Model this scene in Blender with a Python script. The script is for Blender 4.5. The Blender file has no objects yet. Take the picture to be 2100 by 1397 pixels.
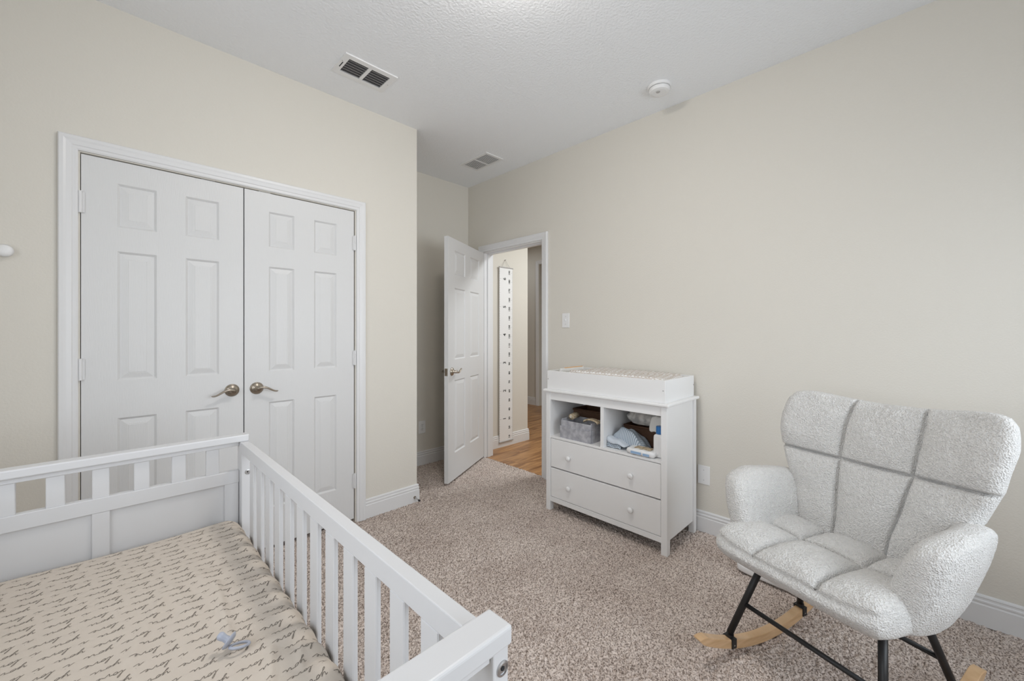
import bpy, bmesh, math, random
import numpy as np
from mathutils import Vector, Matrix, noise
random.seed(7); rng = np.random.default_rng(7)
C = bpy.context.scene.collection
S = bpy.context.scene
R_ = math.radians

# ---------------------------------------------------------------- camera, world, lights, exposure
F_PX, HORIZON, YAW, CAM_H = 831.5, 681.0, math.atan2(828, 831.5), 1.25
cam = bpy.data.cameras.new('camera'); co = bpy.data.objects.new('camera', cam); C.objects.link(co)
cam.sensor_width = 36.0; cam.lens = 36.0 * F_PX / 2100.0
cam.shift_y = -(698.5 - HORIZON) / 2100.0
cam.clip_start = 0.02
co.location = (0, 0, CAM_H); co.rotation_euler = (math.pi / 2, 0, -YAW)
S.camera = co

W = bpy.data.worlds.new('world'); S.world = W; W.use_nodes = True
W.node_tree.nodes['Background'].inputs[0].default_value = (0.75, 0.87, 1.0, 1)
W.node_tree.nodes['Background'].inputs[1].default_value = 1.5

def area(name, loc, rot, sx, sy, power, col=(1, 1, 1), spread=180):
    l = bpy.data.lights.new(name, 'AREA'); l.shape = 'RECTANGLE'; l.size = sx; l.size_y = sy
    l.energy = power; l.color = col; l.spread = R_(spread)
    o = bpy.data.objects.new(name, l); C.objects.link(o); o.location = loc; o.rotation_euler = rot
    return o
WINDOW_POWER, LAMP_STRENGTH, HALL_POWER = 14, 58.0, 34
# daylight through the window in the wall behind the camera
area('daylight_back_window', (1.35, -1.26, 1.28), (R_(84), 0, 0), 2.0, 1.1, WINDOW_POWER, (0.90, 0.95, 1.0), 110)
# added fill light at a made-up window left of the camera
area('side_fill_light', (-1.14, 0.6, 1.5), (R_(78), 0, R_(-90)), 1.5, 1.1, 14, (0.93, 0.96, 1.0), 170)
area('hall_end_fill', (4.4, 4.8, 2.70), (0, 0, 0), 0.4, 0.4, 4, (0.95, 0.98, 1.0))  # added fill that brightens the hall recess, no fixture there
area('hall_overhead_fill', (3.7, 1.9, 2.70), (0, 0, 0), 0.5, 0.5, HALL_POWER, (0.94, 0.98, 1.0))  # unseen overhead light added to brighten the hall

S.view_settings.view_transform = 'Standard'; S.view_settings.look = 'None'
S.view_settings.gamma = 1.0; S.view_settings.use_curve_mapping = False
S.view_settings.exposure = 0.12
try:
    S.cycles.max_bounces = 12; S.cycles.diffuse_bounces = 8; S.cycles.use_denoising = True
    S.cycles.sample_clamp_indirect = 4.0
except Exception: pass

# ---------------------------------------------------------------- materials
def mat(name, col, rough=0.5, metal=0.0, bump=None, mix=None, sheen=0.0, spec=0.5, emit=None, extra=None):
    """bump=(scale, strength, distance[, stretch]); mix=(colour2, scale, lo, hi[, stretch])"""
    m = bpy.data.materials.new(name); m.use_nodes = True
    nt = m.node_tree; b = nt.nodes['Principled BSDF']
    b.inputs['Base Color'].default_value = (*col, 1); b.inputs['Roughness'].default_value = rough
    b.inputs['Metallic'].default_value = metal; b.inputs['Specular IOR Level'].default_value = spec
    b.inputs['Sheen Weight'].default_value = sheen
    if emit: 
        b.inputs['Emission Color'].default_value = (*emit[0], 1); b.inputs['Emission Strength'].default_value = emit[1]
    tc = nt.nodes.new('ShaderNodeTexCoord')
    def coords(st):
        if st is None: return tc.outputs['Object']
        mp = nt.nodes.new('ShaderNodeMapping'); mp.inputs['Scale'].default_value = st
        nt.links.new(tc.outputs['Object'], mp.inputs[0]); return mp.outputs[0]
    if mix:
        n = nt.nodes.new('ShaderNodeTexNoise'); n.inputs['Scale'].default_value = mix[1]; n.inputs['Detail'].default_value = 4
        nt.links.new(coords(mix[4] if len(mix) > 4 else None), n.inputs['Vector'])
        r = nt.nodes.new('ShaderNodeValToRGB'); r.color_ramp.elements[0].position = mix[2]; r.color_ramp.elements[1].position = mix[3]
        r.color_ramp.elements[0].color = (*col, 1); r.color_ramp.elements[1].color = (*mix[0], 1)
        nt.links.new(n.outputs[0], r.inputs[0]); nt.links.new(r.outputs[0], b.inputs['Base Color'])
    if bump:
        n = nt.nodes.new('ShaderNodeTexNoise'); n.inputs['Scale'].default_value = bump[0]; n.inputs['Detail'].default_value = 3
        nt.links.new(coords(bump[3] if len(bump) > 3 else None), n.inputs['Vector'])
        bp = nt.nodes.new('ShaderNodeBump'); bp.inputs['Strength'].default_value = bump[1]; bp.inputs['Distance'].default_value = bump[2]
        nt.links.new(n.outputs[0], bp.inputs['Height']); nt.links.new(bp.outputs[0], b.inputs['Normal'])
    if extra: extra(nt, b, tc)
    return m

M = {}
M['wall'] = mat('beige_wall_paint', (0.69, 0.66, 0.60), 0.75, bump=(140, 0.25, 0.004), spec=0.25)
M['ceil'] = mat('ceiling_paint', (0.86, 0.875, 0.895), 0.7, bump=(75, 0.55, 0.006), spec=0.3)
M['trim'] = mat('white_trim_paint', (0.73, 0.73, 0.735), 0.35, spec=0.4)
M['door'] = mat('white_door_paint', (0.68, 0.68, 0.68), 0.38, bump=(60, 0.25, 0.003, (6, 6, 0.35)), spec=0.4)
M['crib'] = mat('white_lacquer', (0.63, 0.63, 0.64), 0.35, spec=0.4)
M['dresser'] = mat('dresser_white_lacquer', (0.81, 0.81, 0.81), 0.4, spec=0.4)
M['black'] = mat('black_metal', (0.012, 0.012, 0.013), 0.45)
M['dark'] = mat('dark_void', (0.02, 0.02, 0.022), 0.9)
M['ventshade'] = mat('duct_shade_grey', (0.10, 0.10, 0.105), 0.8)  # dark tone standing in for shade behind the vent slats
M['nickel'] = mat('aged_nickel', (0.42, 0.37, 0.31), 0.28, 1.0)
M['steel'] = mat('steel', (0.55, 0.55, 0.56), 0.3, 1.0)
M['plastic'] = mat('white_plastic', (0.80, 0.80, 0.80), 0.35)
M['plasticgrey'] = mat('blue_grey_silicone', (0.42, 0.45, 0.53), 0.35)
M['boucle'] = None
M['runner'] = mat('blond_wood', (0.70, 0.47, 0.27), 0.45, mix=((0.54, 0.33, 0.16), 9, 0.35, 0.75, (1, 1, 7)), bump=(30, 0.1, 0.002, (1, 1, 8)))
M['runner'].node_tree.nodes['Principled BSDF'].inputs['Coat Weight'].default_value = .6
M['runner'].node_tree.nodes['Principled BSDF'].inputs['Coat Roughness'].default_value = .2
M['runnerpale'] = M['runner']
M['glass'] = mat('lamp_glass', (0.9, 0.88, 0.84), 0.4, emit=((1.0, 0.955, 0.90), LAMP_STRENGTH))
M['felt'] = mat('grey_felt', (0.30, 0.30, 0.33), 0.9, mix=((0.46, 0.46, 0.49), 30, 0.35, 0.65), bump=(250, 0.4, 0.002))
M['wicker'] = mat('dark_brown_wicker', (0.085, 0.038, 0.018), 0.6, bump=(90, 0.8, 0.004, (1, 1, 2.5)))
M['cream'] = mat('cream_cloth', (0.62, 0.52, 0.38), 0.85, mix=((0.36, 0.27, 0.16), 60, 0.4, 0.6))
M['whitecloth'] = mat('white_cloth', (0.74, 0.73, 0.70), 0.85)
M['tan'] = mat('tan_wood', (0.55, 0.38, 0.22), 0.5)
M['blue'] = mat('blue_plastic', (0.03, 0.16, 0.42), 0.3)
M['lightblue'] = mat('pale_blue_print', (0.30, 0.45, 0.66), 0.4)
M['bag'] = mat('grey_speckled_plastic', (0.36, 0.35, 0.34), 0.3, mix=((0.62, 0.60, 0.56), 22, 0.4, 0.6))
M['orange'] = mat('orange_card', (0.75, 0.42, 0.16), 0.6)
M['sheet'] = mat('cream_sheet', (0.58, 0.515, 0.445), 0.85, bump=(700, 0.15, 0.001))
M['ink'] = mat('script_ink', (0.15, 0.13, 0.11), 0.9)
M['chart'] = mat('chart_canvas', (0.82, 0.82, 0.82), 0.8)
M['chartink'] = mat('chart_ink', (0.02, 0.02, 0.02), 0.8)
M['charttick'] = mat('chart_tick_grey', (0.30, 0.30, 0.30), 0.8)
M['rod'] = mat('grey_rod', (0.45, 0.44, 0.43), 0.6)

def boucle_extra(nt, b, tc):
    v = nt.nodes.new('ShaderNodeTexVoronoi'); v.inputs['Scale'].default_value = 210
    n = nt.nodes.new('ShaderNodeTexNoise'); n.inputs['Scale'].default_value = 130; n.inputs['Detail'].default_value = 4; n.inputs['Distortion'].default_value = 1.6
    nt.links.new(tc.outputs['Object'], v.inputs['Vector']); nt.links.new(tc.outputs['Object'], n.inputs['Vector'])
    a = nt.nodes.new('ShaderNodeMath'); a.operation = 'ADD'
    nt.links.new(v.outputs['Distance'], a.inputs[0]); nt.links.new(n.outputs[0], a.inputs[1])
    bp = nt.nodes.new('ShaderNodeBump'); bp.inputs['Strength'].default_value = 0.9; bp.inputs['Distance'].default_value = 0.006
    nt.links.new(a.outputs[0], bp.inputs['Height']); nt.links.new(bp.outputs[0], b.inputs['Normal'])
M['boucle'] = mat('white_boucle', (0.74, 0.725, 0.705), 0.95, sheen=0.4, extra=boucle_extra, spec=0.1)

def carpet_extra(nt, b, tc):
    n = nt.nodes.new('ShaderNodeTexNoise'); n.inputs['Scale'].default_value = 170; n.inputs['Detail'].default_value = 3
    n2 = nt.nodes.new('ShaderNodeTexNoise'); n2.inputs['Scale'].default_value = 3.2; n2.inputs['Detail'].default_value = 5
    for q in (n, n2): nt.links.new(tc.outputs['Object'], q.inputs['Vector'])
    r = nt.nodes.new('ShaderNodeValToRGB')
    r.color_ramp.elements[0].position = 0.36; r.color_ramp.elements[0].color = (0.22, 0.172, 0.146, 1)
    r.color_ramp.elements[1].position = 0.56; r.color_ramp.elements[1].color = (0.76, 0.665, 0.605, 1)
    nt.links.new(n.outputs[0], r.inputs[0])
    mx = nt.nodes.new('ShaderNodeMix'); mx.data_type = 'RGBA'; mx.blend_type = 'MULTIPLY'; mx.inputs[0].default_value = 1.0
    r2 = nt.nodes.new('ShaderNodeValToRGB')
    r2.color_ramp.elements[0].position = 0.35; r2.color_ramp.elements[0].color = (0.86, 0.84, 0.83, 1)
    r2.color_ramp.elements[1].position = 0.65; r2.color_ramp.elements[1].color = (1, 1, 1, 1)
    nt.links.new(n2.outputs[0], r2.inputs[0])
    nt.links.new(r.outputs[0], mx.inputs[6]); nt.links.new(r2.outputs[0], mx.inputs[7])
    nt.links.new(mx.outputs[2], b.inputs['Base Color'])
M['carpet'] = mat('taupe_carpet', (0.4, 0.33, 0.29), 0.95, bump=(160, 0.6, 0.006), extra=carpet_extra, spec=0.1)

def plank_extra(nt, b, tc):
    oi = nt.nodes.new('ShaderNodeObjectInfo')
    mp = nt.nodes.new('ShaderNodeMapping'); mp.inputs['Scale'].default_value = (1.2, 11, 1)
    ad = nt.nodes.new('ShaderNodeVectorMath'); ad.operation = 'ADD'
    sc = nt.nodes.new('ShaderNodeMath'); sc.operation = 'MULTIPLY'; sc.inputs[1].default_value = 37
    nt.links.new(oi.outputs['Random'], sc.inputs[0])
    nt.links.new(tc.outputs['Object'], ad.inputs[0]); nt.links.new(sc.outputs[0], ad.inputs[1]); nt.links.new(ad.outputs[0], mp.inputs[0])
    n = nt.nodes.new('ShaderNodeTexNoise'); n.inputs['Scale'].default_value = 2.5; n.inputs['Detail'].default_value = 6; n.inputs['Distortion'].default_value = 0.8
    nt.links.new(mp.outputs[0], n.inputs['Vector'])
    r = nt.nodes.new('ShaderNodeValToRGB')
    r.color_ramp.elements[0].position = 0.3; r.color_ramp.elements[0].color = (0.17, 0.07, 0.025, 1)
    r.color_ramp.elements[1].position = 0.62; r.color_ramp.elements[1].color = (0.47, 0.25, 0.105, 1)
    nt.links.new(n.outputs[0], r.inputs[0]); nt.links.new(r.outputs[0], b.inputs['Base Color'])
M['plank'] = mat('oak_plank', (0.4, 0.22, 0.1), 0.35, extra=plank_extra)

def stripe_extra(col2, scale, dirv='X', rot=(0, 0, 0), lo=0.45, hi=0.55):
    def f(nt, b, tc):
        mp = nt.nodes.new('ShaderNodeMapping'); mp.inputs['Rotation'].default_value = rot
        w = nt.nodes.new('ShaderNodeTexWave'); w.bands_direction = dirv; w.inputs['Scale'].default_value = scale
        nt.links.new(tc.outputs['Object'], mp.inputs[0]); nt.links.new(mp.outputs[0], w.inputs['Vector'])
        r = nt.nodes.new('ShaderNodeValToRGB'); base = b.inputs['Base Color'].default_value[:]
        r.color_ramp.elements[0].position = lo; r.color_ramp.elements[0].color = base
        r.color_ramp.elements[1].position = hi; r.color_ramp.elements[1].color = (*col2, 1)
        nt.links.new(w.outputs[0], r.inputs[0]); nt.links.new(r.outputs[0], b.inputs['Base Color'])
    return f
M['blanket'] = mat('blue_grey_striped_knit', (0.27, 0.33, 0.39), 0.9, extra=stripe_extra((0.55, 0.60, 0.66), 32, 'Y', (0, 0, 0.5)), bump=(300, 0.3, 0.002))
M['blanket_inner'] = mat('pale_blue_knit', (0.55, 0.60, 0.66), 0.9, bump=(300, 0.3, 0.002))
def pad_extra(nt, b, tc):
    v = nt.nodes.new('ShaderNodeTexChecker'); v.inputs['Scale'].default_value = 62
    mp = nt.nodes.new('ShaderNodeMapping'); mp.inputs['Rotation'].default_value = (0, 0, 0.785)
    nt.links.new(tc.outputs['Object'], mp.inputs[0]); nt.links.new(mp.outputs[0], v.inputs['Vector'])
    v.inputs['Color1'].default_value = (0.52, 0.45, 0.39, 1); v.inputs['Color2'].default_value = (0.78, 0.77, 0.76, 1)
    nt.links.new(v.outputs[0], b.inputs['Base Color'])
M['pad'] = mat('pad_cover_pattern', (0.6, 0.5, 0.4), 0.85, extra=pad_extra)

# ---------------------------------------------------------------- mesh helpers
class MB:
    def __init__(s): s.bm = bmesh.new()
    def box(s, x0, x1, y0, y1, z0, z1):
        v = [s.bm.verts.new(p) for p in ((x0,y0,z0),(x1,y0,z0),(x1,y1,z0),(x0,y1,z0),(x0,y0,z1),(x1,y0,z1),(x1,y1,z1),(x0,y1,z1))]
        for f in ((3,2,1,0),(4,5,6,7),(0,1,5,4),(1,2,6,5),(2,3,7,6),(3,0,4,7)): s.bm.faces.new([v[i] for i in f])
        return s
    def faces(s, vs, fs):
        v = [s.bm.verts.new(p) for p in vs]
        for f in fs: s.bm.faces.new([v[i] for i in f])
        return s
    def lathe(s, prof, o, axis='z', seg=32, cap=True):
        """prof [(r,h)]; axis letter with optional minus"""
        sg = -1 if axis[0] == '-' else 1; ax = axis[-1]
        rings = []
        for r, h in prof:
            ring = []
            for k in range(seg):
                a = 2*math.pi*k/seg; c, d = r*math.cos(a), r*math.sin(a); h_ = h*sg
                p = {'z': (c, d, h_), 'x': (h_, c, d), 'y': (d, h_, c)}[ax]
                ring.append(s.bm.verts.new((o[0]+p[0], o[1]+p[1], o[2]+p[2])))
            rings.append(ring)
        for a, b in zip(rings, rings[1:]):
            for k in range(seg): s.bm.faces.new([a[k], a[(k+1)%seg], b[(k+1)%seg], b[k]])
        if cap:
            s.bm.faces.new(rings[0][::-1]); s.bm.faces.new(rings[-1])
        return s
    def tube(s, pts, rad, seg=10, flat=1.0, closed=False):
        pts = [Vector(p) for p in pts]; n = len(pts); rings = []
        rad = rad if isinstance(rad, (list, tuple)) else [rad]*n
        prev = None
        for i, p in enumerate(pts):
            if closed: t = pts[(i+1)%n] - pts[i-1]
            else: t = pts[min(i+1, n-1)] - pts[max(i-1, 0)]
            t.normalize()
            if prev is None:
                up = Vector((0,0,1)) if abs(t.z) < .9 else Vector((1,0,0))
                prev = (up - t*up.dot(t)).normalized()
            u = (prev - t*prev.dot(t)).normalized(); prev = u; w = t.cross(u)
            rings.append([s.bm.verts.new(p + (u*math.cos(a)*flat + w*math.sin(a))*rad[i]) for a in [2*math.pi*k/seg for k in range(seg)]])
        prs = list(zip(rings, rings[1:])) + ([(rings[-1], rings[0])] if closed else [])
        for a, b in prs:
            for k in range(seg): s.bm.faces.new([a[k], a[(k+1)%seg], b[(k+1)%seg], b[k]])
        if not closed: s.bm.faces.new(rings[0][::-1]); s.bm.faces.new(rings[-1])
        return s
    def sweep(s, prof, corners):
        """prof: closed list; corners: list of functions profilepoint->xyz"""
        rings = [[s.bm.verts.new(c(p)) for p in prof] for c in corners]
        n = len(prof)
        for a, b in zip(rings, rings[1:]):
            for k in range(n): s.bm.faces.new([a[k], a[(k+1)%n], b[(k+1)%n], b[k]])
        s.bm.faces.new(rings[0][::-1]); s.bm.faces.new(rings[-1])
        return s
    def build(s, name, m, parent=None, bevel=0, bseg=2, smooth=False, loc=None):
        bmesh.ops.recalc_face_normals(s.bm, faces=s.bm.faces[:])
        if bevel: bmesh.ops.bevel(s.bm, geom=s.bm.edges[:], offset=bevel, segments=bseg, affect='EDGES', profile=0.5, clamp_overlap=True)
        me = bpy.data.meshes.new(name); s.bm.to_mesh(me); s.bm.free()
        if smooth: me.polygons.foreach_set('use_smooth', [True]*len(me.polygons))
        return link(name, me, m, parent, loc)

def link(name, me, m, parent=None, loc=None):
    o = bpy.data.objects.new(name, me); C.objects.link(o)
    if m is not None:
        me.materials.append(m)
    if parent: o.parent = parent
    if loc: o.location = loc
    return o
def tag(o, label, cat, group=None, kind=None):
    o['label'] = label; o['category'] = cat
    if group: o['group'] = group
    if kind: o['kind'] = kind
    return o
def thing(name, label, cat, loc=(0,0,0), rz=0, group=None):
    o = bpy.data.objects.new(name, None); o.empty_display_size = 0.05; C.objects.link(o)
    o.location = loc; o.rotation_euler = (0, 0, rz)
    return tag(o, label, cat, group)
def struct(o, label=None, cat=None):
    o['kind'] = 'structure'
    if label: o['label'] = label
    if cat: o['category'] = cat
    return o
def box(name, m, b, parent=None, bevel=0, bseg=2, loc=None):
    return MB().box(*b).build(name, m, parent, bevel, bseg, loc=loc)

def superbox(n, p, fn, name, m, parent=None, smooth=True, loc=None):
    """closed rounded-cube surface; every point (a,b,c) in [-1,1]^3 goes through fn (vectorised numpy)"""
    nx, ny, nz = n if isinstance(n, tuple) else (n, n, n)
    ids = {}; V = []; Fs = []
    def vid(i, j, k):
        key = (i, j, k)
        if key not in ids: ids[key] = len(V); V.append((2*i/nx-1, 2*j/ny-1, 2*k/nz-1))
        return ids[key]
    for i in range(nx):
        for j in range(ny):
            Fs.append((vid(i,j,0), vid(i,j+1,0), vid(i+1,j+1,0), vid(i+1,j,0)))
            Fs.append((vid(i,j,nz), vid(i+1,j,nz), vid(i+1,j+1,nz), vid(i,j+1,nz)))
    for i in range(nx):
        for k in range(nz):
            Fs.append((vid(i,0,k), vid(i+1,0,k), vid(i+1,0,k+1), vid(i,0,k+1)))
            Fs.append((vid(i,ny,k), vid(i,ny,k+1), vid(i+1,ny,k+1), vid(i+1,ny,k)))
    for j in range(ny):
        for k in range(nz):
            Fs.append((vid(0,j,k), vid(0,j,k+1), vid(0,j+1,k+1), vid(0,j+1,k)))
            Fs.append((vid(nx,j,k), vid(nx,j+1,k), vid(nx,j+1,k+1), vid(nx,j,k+1)))
    V = np.array(V)
    px, py, pz = p if isinstance(p, tuple) else (p, p, p)
    nrm = (np.abs(V[:,0])**px + np.abs(V[:,1])**py + np.abs(V[:,2])**pz) ** (1.0/max(px, py, pz))
    V = V / nrm[:, None]
    P = fn(V[:,0].copy(), V[:,1].copy(), V[:,2].copy())
    me = bpy.data.meshes.new(name); me.from_pydata(np.column_stack(P).tolist(), [], Fs); me.update()
    if smooth: me.polygons.foreach_set('use_smooth', [True]*len(me.polygons))
    return link(name, me, m, parent, loc)

def nz3(x, y, z, s, seed=0.0):
    return np.array([noise.noise(Vector((a*s+seed, b*s-seed, c*s+seed*.5))) for a, b, c in zip(x, y, z)])

# ---------------------------------------------------------------- room shell
XR, YC, YB, H = 2.645, 2.618, 3.30, 2.745       # right wall, closet wall, alcove back wall, ceiling
XL, Y0 = -1.0, -1.1                             # walls beside and behind the camera
XE = 1.615                                      # end of the closet wall
CX0, CX1, CZ = -0.088, 1.150, 2.046             # closet opening
DY0, DY1, DZ = 2.288, 3.052, 2.037              # bedroom doorway in the right wall
XT = 2.76                                       # hall side of the right wall

w = MB(); w.box(XL-.1, CX0, YC, YC+.11, 0, H).box(CX1, XE, YC, YC+.11, 0, H).box(CX0, CX1, YC, YC+.11, CZ, H).box(XE-.11, XE, YC+.11, YB, 0, H)
struct(w.build('wall_closet', M['wall']))
w = MB(); w.box(CX0-.1, XE-.11, YB, YB+.1, 0, H).box(CX0-.2, CX0-.1, YC+.11, YB+.1, 0, H)
struct(w.build('wall_closet_interior', M['wall']))
struct(box('wall_alcove', M['wall'], (XE-.11, XR, YB, YB+.1, 0, H)))
w = MB(); w.box(XR, XT, Y0-.1, DY0, 0, H).box(XR, XT, DY1, YB+.1, 0, H).box(XR, XT, DY0, DY1, DZ, H)
struct(w.build('wall_right', M['wall']))
# wall behind the camera with its window opening, and left wall with one added for fill light
def window_wall(name, axis, pos, out, a0, a1, o0, o1, z0, z1):
    w = MB()
    lo, hi = sorted((pos, pos+out))
    def bb(p, q, r, s_):
        if axis == 'y': w.box(p, q, lo, hi, r, s_)
        else: w.box(lo, hi, p, q, r, s_)
    bb(a0, o0, 0, H); bb(o1, a1, 0, H); bb(o0, o1, 0, z0); bb(o0, o1, z1, H)
    return struct(w.build(name, M['wall']))
window_wall('wall_back', 'y', Y0, -.12, XL-.12, XT, .30, 2.40, .70, 1.95)
window_wall('wall_left', 'x', XL, -.12, Y0, YC, -.15, 1.35, .9, 2.1)
def window_frame(name, axis, pos, o0, o1, z0, z1):
    f = MB()
    def bb(p, q, r, s_, d0, d1):
        if axis == 'y': f.box(p, q, pos-d1, pos-d0, r, s_)
        else: f.box(pos-d1, pos-d0, p, q, r, s_)
    for p, q, r, s_ in ((o0, o0+.05, z0, z1), (o1-.05, o1, z0, z1), (o0+.05, o1-.05, z0, z0+.05), (o0+.05, o1-.05, z1-.05, z1),
                        ((o0+o1)/2-.025, (o0+o1)/2+.025, z0+.05, z1-.05)): bb(p, q, r, s_, .05, .09)
    o = struct(f.build(name, M['trim']))
    g = MB()
    if axis == 'y': g.box(o0-.04, o1+.04, pos-.05, pos+.03, z0-.025, z0)
    else: g.box(pos-.05, pos+.03, o0-.04, o1+.04, z0-.025, z0)
    g.build('window_sill', M['trim'], o, .004)
window_frame('window_1', 'y', Y0, .30, 2.40, .70, 1.95)
window_frame('added_side_window', 'x', XL, -.15, 1.35, .9, 2.1)  # unseen window, added to go with the side fill light
# ceiling over room and hall
struct(box('ceiling', M['ceil'], (XL-.12, 6.2, Y0-.12, 7.0, H, H+.08)))
# floor: slab under the carpet
fl = struct(box('floor', M['carpet'], (XL-.12, 2.668, Y0-.12, YB+.1, -.10, -.006)))
def carpet_pile():
    st = 0.0052
    xs = np.arange(-0.02, 2.669, st); ys = np.arange(-0.5, YB, st)
    nx, ny = len(xs), len(ys)
    X, Y = np.meshgrid(xs, ys, indexing='ij')
    X = X + rng.uniform(-.4, .4, X.shape)*st; Y = Y + rng.uniform(-.4, .4, Y.shape)*st
    X[-1, :] = 2.668; 
    r = rng.uniform(0, 1, X.shape)
    k = (r + np.roll(r,1,0) + np.roll(r,1,1) + np.roll(np.roll(r,1,0),1,1))/4
    z = 0.0035 - 0.0125*np.clip((0.62-k)/0.35, 0, 1)**1.3 + .0015*r
    z[-1, :] = -.006
    co_ = np.stack([X, Y, z], -1).reshape(-1, 3).astype(np.float32)
    me = bpy.data.meshes.new('carpet_pile'); me.vertices.add(len(co_)); me.vertices.foreach_set('co', co_.ravel())
    i = np.arange(nx-1)[:, None]*ny + np.arange(ny-1)[None, :]
    q = np.stack([i, i+ny, i+ny+1, i+1], -1).reshape(-1)
    nf = (nx-1)*(ny-1)
    me.loops.add(nf*4); me.loops.foreach_set('vertex_index', q.astype(np.int32))
    me.polygons.add(nf); me.polygons.foreach_set('loop_start', np.arange(0, nf*4, 4, dtype=np.int32))
    me.update(calc_edges=True)
    me.polygons.foreach_set('use_smooth', np.ones(nf, dtype=bool))
    o = link('carpet_pile', me, M['carpet'], fl); o['kind'] = 'stuff'; o['label'] = 'taupe cut pile of the bedroom carpet'
carpet_pile()

# ---- hall beyond the doorway
HX, HY = 3.452, 3.210         # chart wall: end corner x, face y
XF = 5.17                     # far wall of the hall
struct(box('wall_hall_chart', M['wall'], (XT, HX, HY, 6.9, 0, H)))
w = MB(); w.box(XF, XF+.1, 4.54, 6.9, 0, H).box(XF, XF+.1, .6, 3.62, 0, H).box(XF, XF+.1, 3.62, 4.54, 2.39, H)
struct(w.build('wall_hall_far', M['wall']))
struct(box('wall_hall_end', M['wall'], (HX, XF+1.0, 6.9, 7.0, 0, H)))
struct(box('wall_hall_near', M['wall'], (XT, XF+1.0, .5, .6, 0, H)))
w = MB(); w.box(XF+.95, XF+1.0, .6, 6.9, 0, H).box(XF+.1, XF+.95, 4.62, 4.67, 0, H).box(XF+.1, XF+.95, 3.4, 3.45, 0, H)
struct(w.build('wall_dark_room', M['dark']))  # near-black colour stands in for the shade of an unlit room
fh = struct(box('floor_hall', M['dark'], (2.668, XF+1.0, .5, 6.9, -.10, -.014)))
pw = 0.127
proto = {}
row = 0; y = 1.4
while y < 6.0:
    x = 2.67 - (row * 0.47) % 1.2
    while x < XF+.3:
        x0, x1 = max(x, 2.67), min(x+1.2, XF+.3)
        if x1 - x0 > .03 and not (x1 < HX+.01 and y > HY):
            if y + pw > HY and x0 < HX and y > HY: x0 = HX-.02
            key = (round(x1-x0, 3))
            if key in proto:
                o = bpy.data.objects.new('plank', proto[key]); C.objects.link(o); o.parent = fh
            else:
                o = box('plank', M['plank'], (0, x1-x0-.002, 0, pw-.0025, -.014, 0), fh, .0012, 1); proto[key] = o.data
            o.location = (x0, y, 0)
        x += 1.2
    y += pw; row += 1

# ---- trim: casings and baseboards
CAS = [(0, 0), (0, .010), (.006, .013), (.016, .013), (.020, .016), (.036, .018), (.044, .021), (.056, .021), (.060, .016), (.060, 0)]
def casing(name, axis, face, sgn, a0, a1, z1, rev=.006):
    """axis 'y': casing on plane y=face protruding sgn; a = x"""
    def P(a, z, d): return (a, face+sgn*d, z) if axis == 'y' else (face+sgn*d, a, z)
    a0 -= rev; a1 += rev; z1 += rev
    cs = [lambda p: P(a0-p[0], 0, p[1]), lambda p: P(a0-p[0], z1+p[0], p[1]), lambda p: P(a1+p[0], z1+p[0], p[1]), lambda p: P(a1+p[0], 0, p[1])]
    return struct(MB().sweep(CAS, cs).build(name, M['trim']))
def jamb(par, axis, f0, f1, a0, a1, z1, t=.004):
    m = MB()
    def bb(p, q, r, s_):
        if axis == 'y': m.box(p, q, f0, f1, r, s_)
        else: m.box(f0, f1, p, q, r, s_)
    bb(a0-t, a0+.0, 0, z1); bb(a1, a1+t, 0, z1); bb(a0-t, a1+t, z1, z1+t)
    m.build('jamb', M['trim'], par)
c1 = casing('trim_1', 'y', YC, -1, CX0, CX1, CZ-.001)
c2 = casing('trim_2', 'x', XR, -1, DY0, DY1, DZ)
m = MB(); m.box(XR-.002, XT+.002, DY1-.006, DY1+.002, 0, DZ+.002).box(XR-.002, XT+.002, DY0-.002, DY0+.004, 0, DZ+.002).box(XR-.002, XT+.002, DY0+.004, DY1-.006, DZ-.005, DZ+.002)
m.box(XR+.04, XR+.075, DY1-.016, DY1-.005, 0, DZ-.004).box(XR+.04, XR+.075, DY0+.003, DY0+.014, 0, DZ-.004).box(XR+.04, XR+.075, DY0+.012, DY1-.012, DZ-.015, DZ-.004)
m.build('jamb', M['trim'], c2)
m = MB(); m.box(XR+.004, XR+.030, DY0+.003, DY0+.005, .885, .955); m.build('strike_plate', M['nickel'], c2)
c3 = casing('trim_3', 'x', XT, 1, DY0, DY1, DZ)
c4 = casing('trim_4', 'x', XF, -1, 3.62, 4.54, 2.39)
BB = [(0, 0), (0, .014), (.088, .014), (.092, .011), (.096, .0105), (.100, .013), (.106, .013), (.110, .009), (.116, .0085), (.121, .0105), (.126, .009), (.130, .004), (.130, 0)]
def baseboard(name, pts):
    """pts: list of (x,y, nx,ny) : wall point and offset direction for the profile depth (mitre vectors)"""
    cs = []
    for x, y, nx, ny in pts: cs.append(lambda p, x=x, y=y, nx=nx, ny=ny: (x+nx*p[1], y+ny*p[1], p[0]))
    return struct(MB().sweep(BB, cs).build(name, M['trim']))
baseboard('baseboard_closet', [(CX1+.066, YC, 0, -1), (XE, YC, 1, -1), (XE, YB, 1, -1)])
baseboard('baseboard_closet_left', [(XL, YC, 0, -1), (CX0-.066, YC, 0, -1)])
baseboard('baseboard_alcove', [(XE, YB, 1, -1), (XR, YB, -1, -1)])
baseboard('baseboard_right_far', [(XR, YB, -1, -1), (XR, DY1+.066, -1, 0)])
baseboard('baseboard_right', [(XR, DY0-.066, -1, 0), (XR, Y0, -1, 0)])
baseboard('baseboard_hall_chart', [(XT, HY, 0, -1), (HX, HY, 1, -1), (HX, 6.9, 1, 0)])
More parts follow.
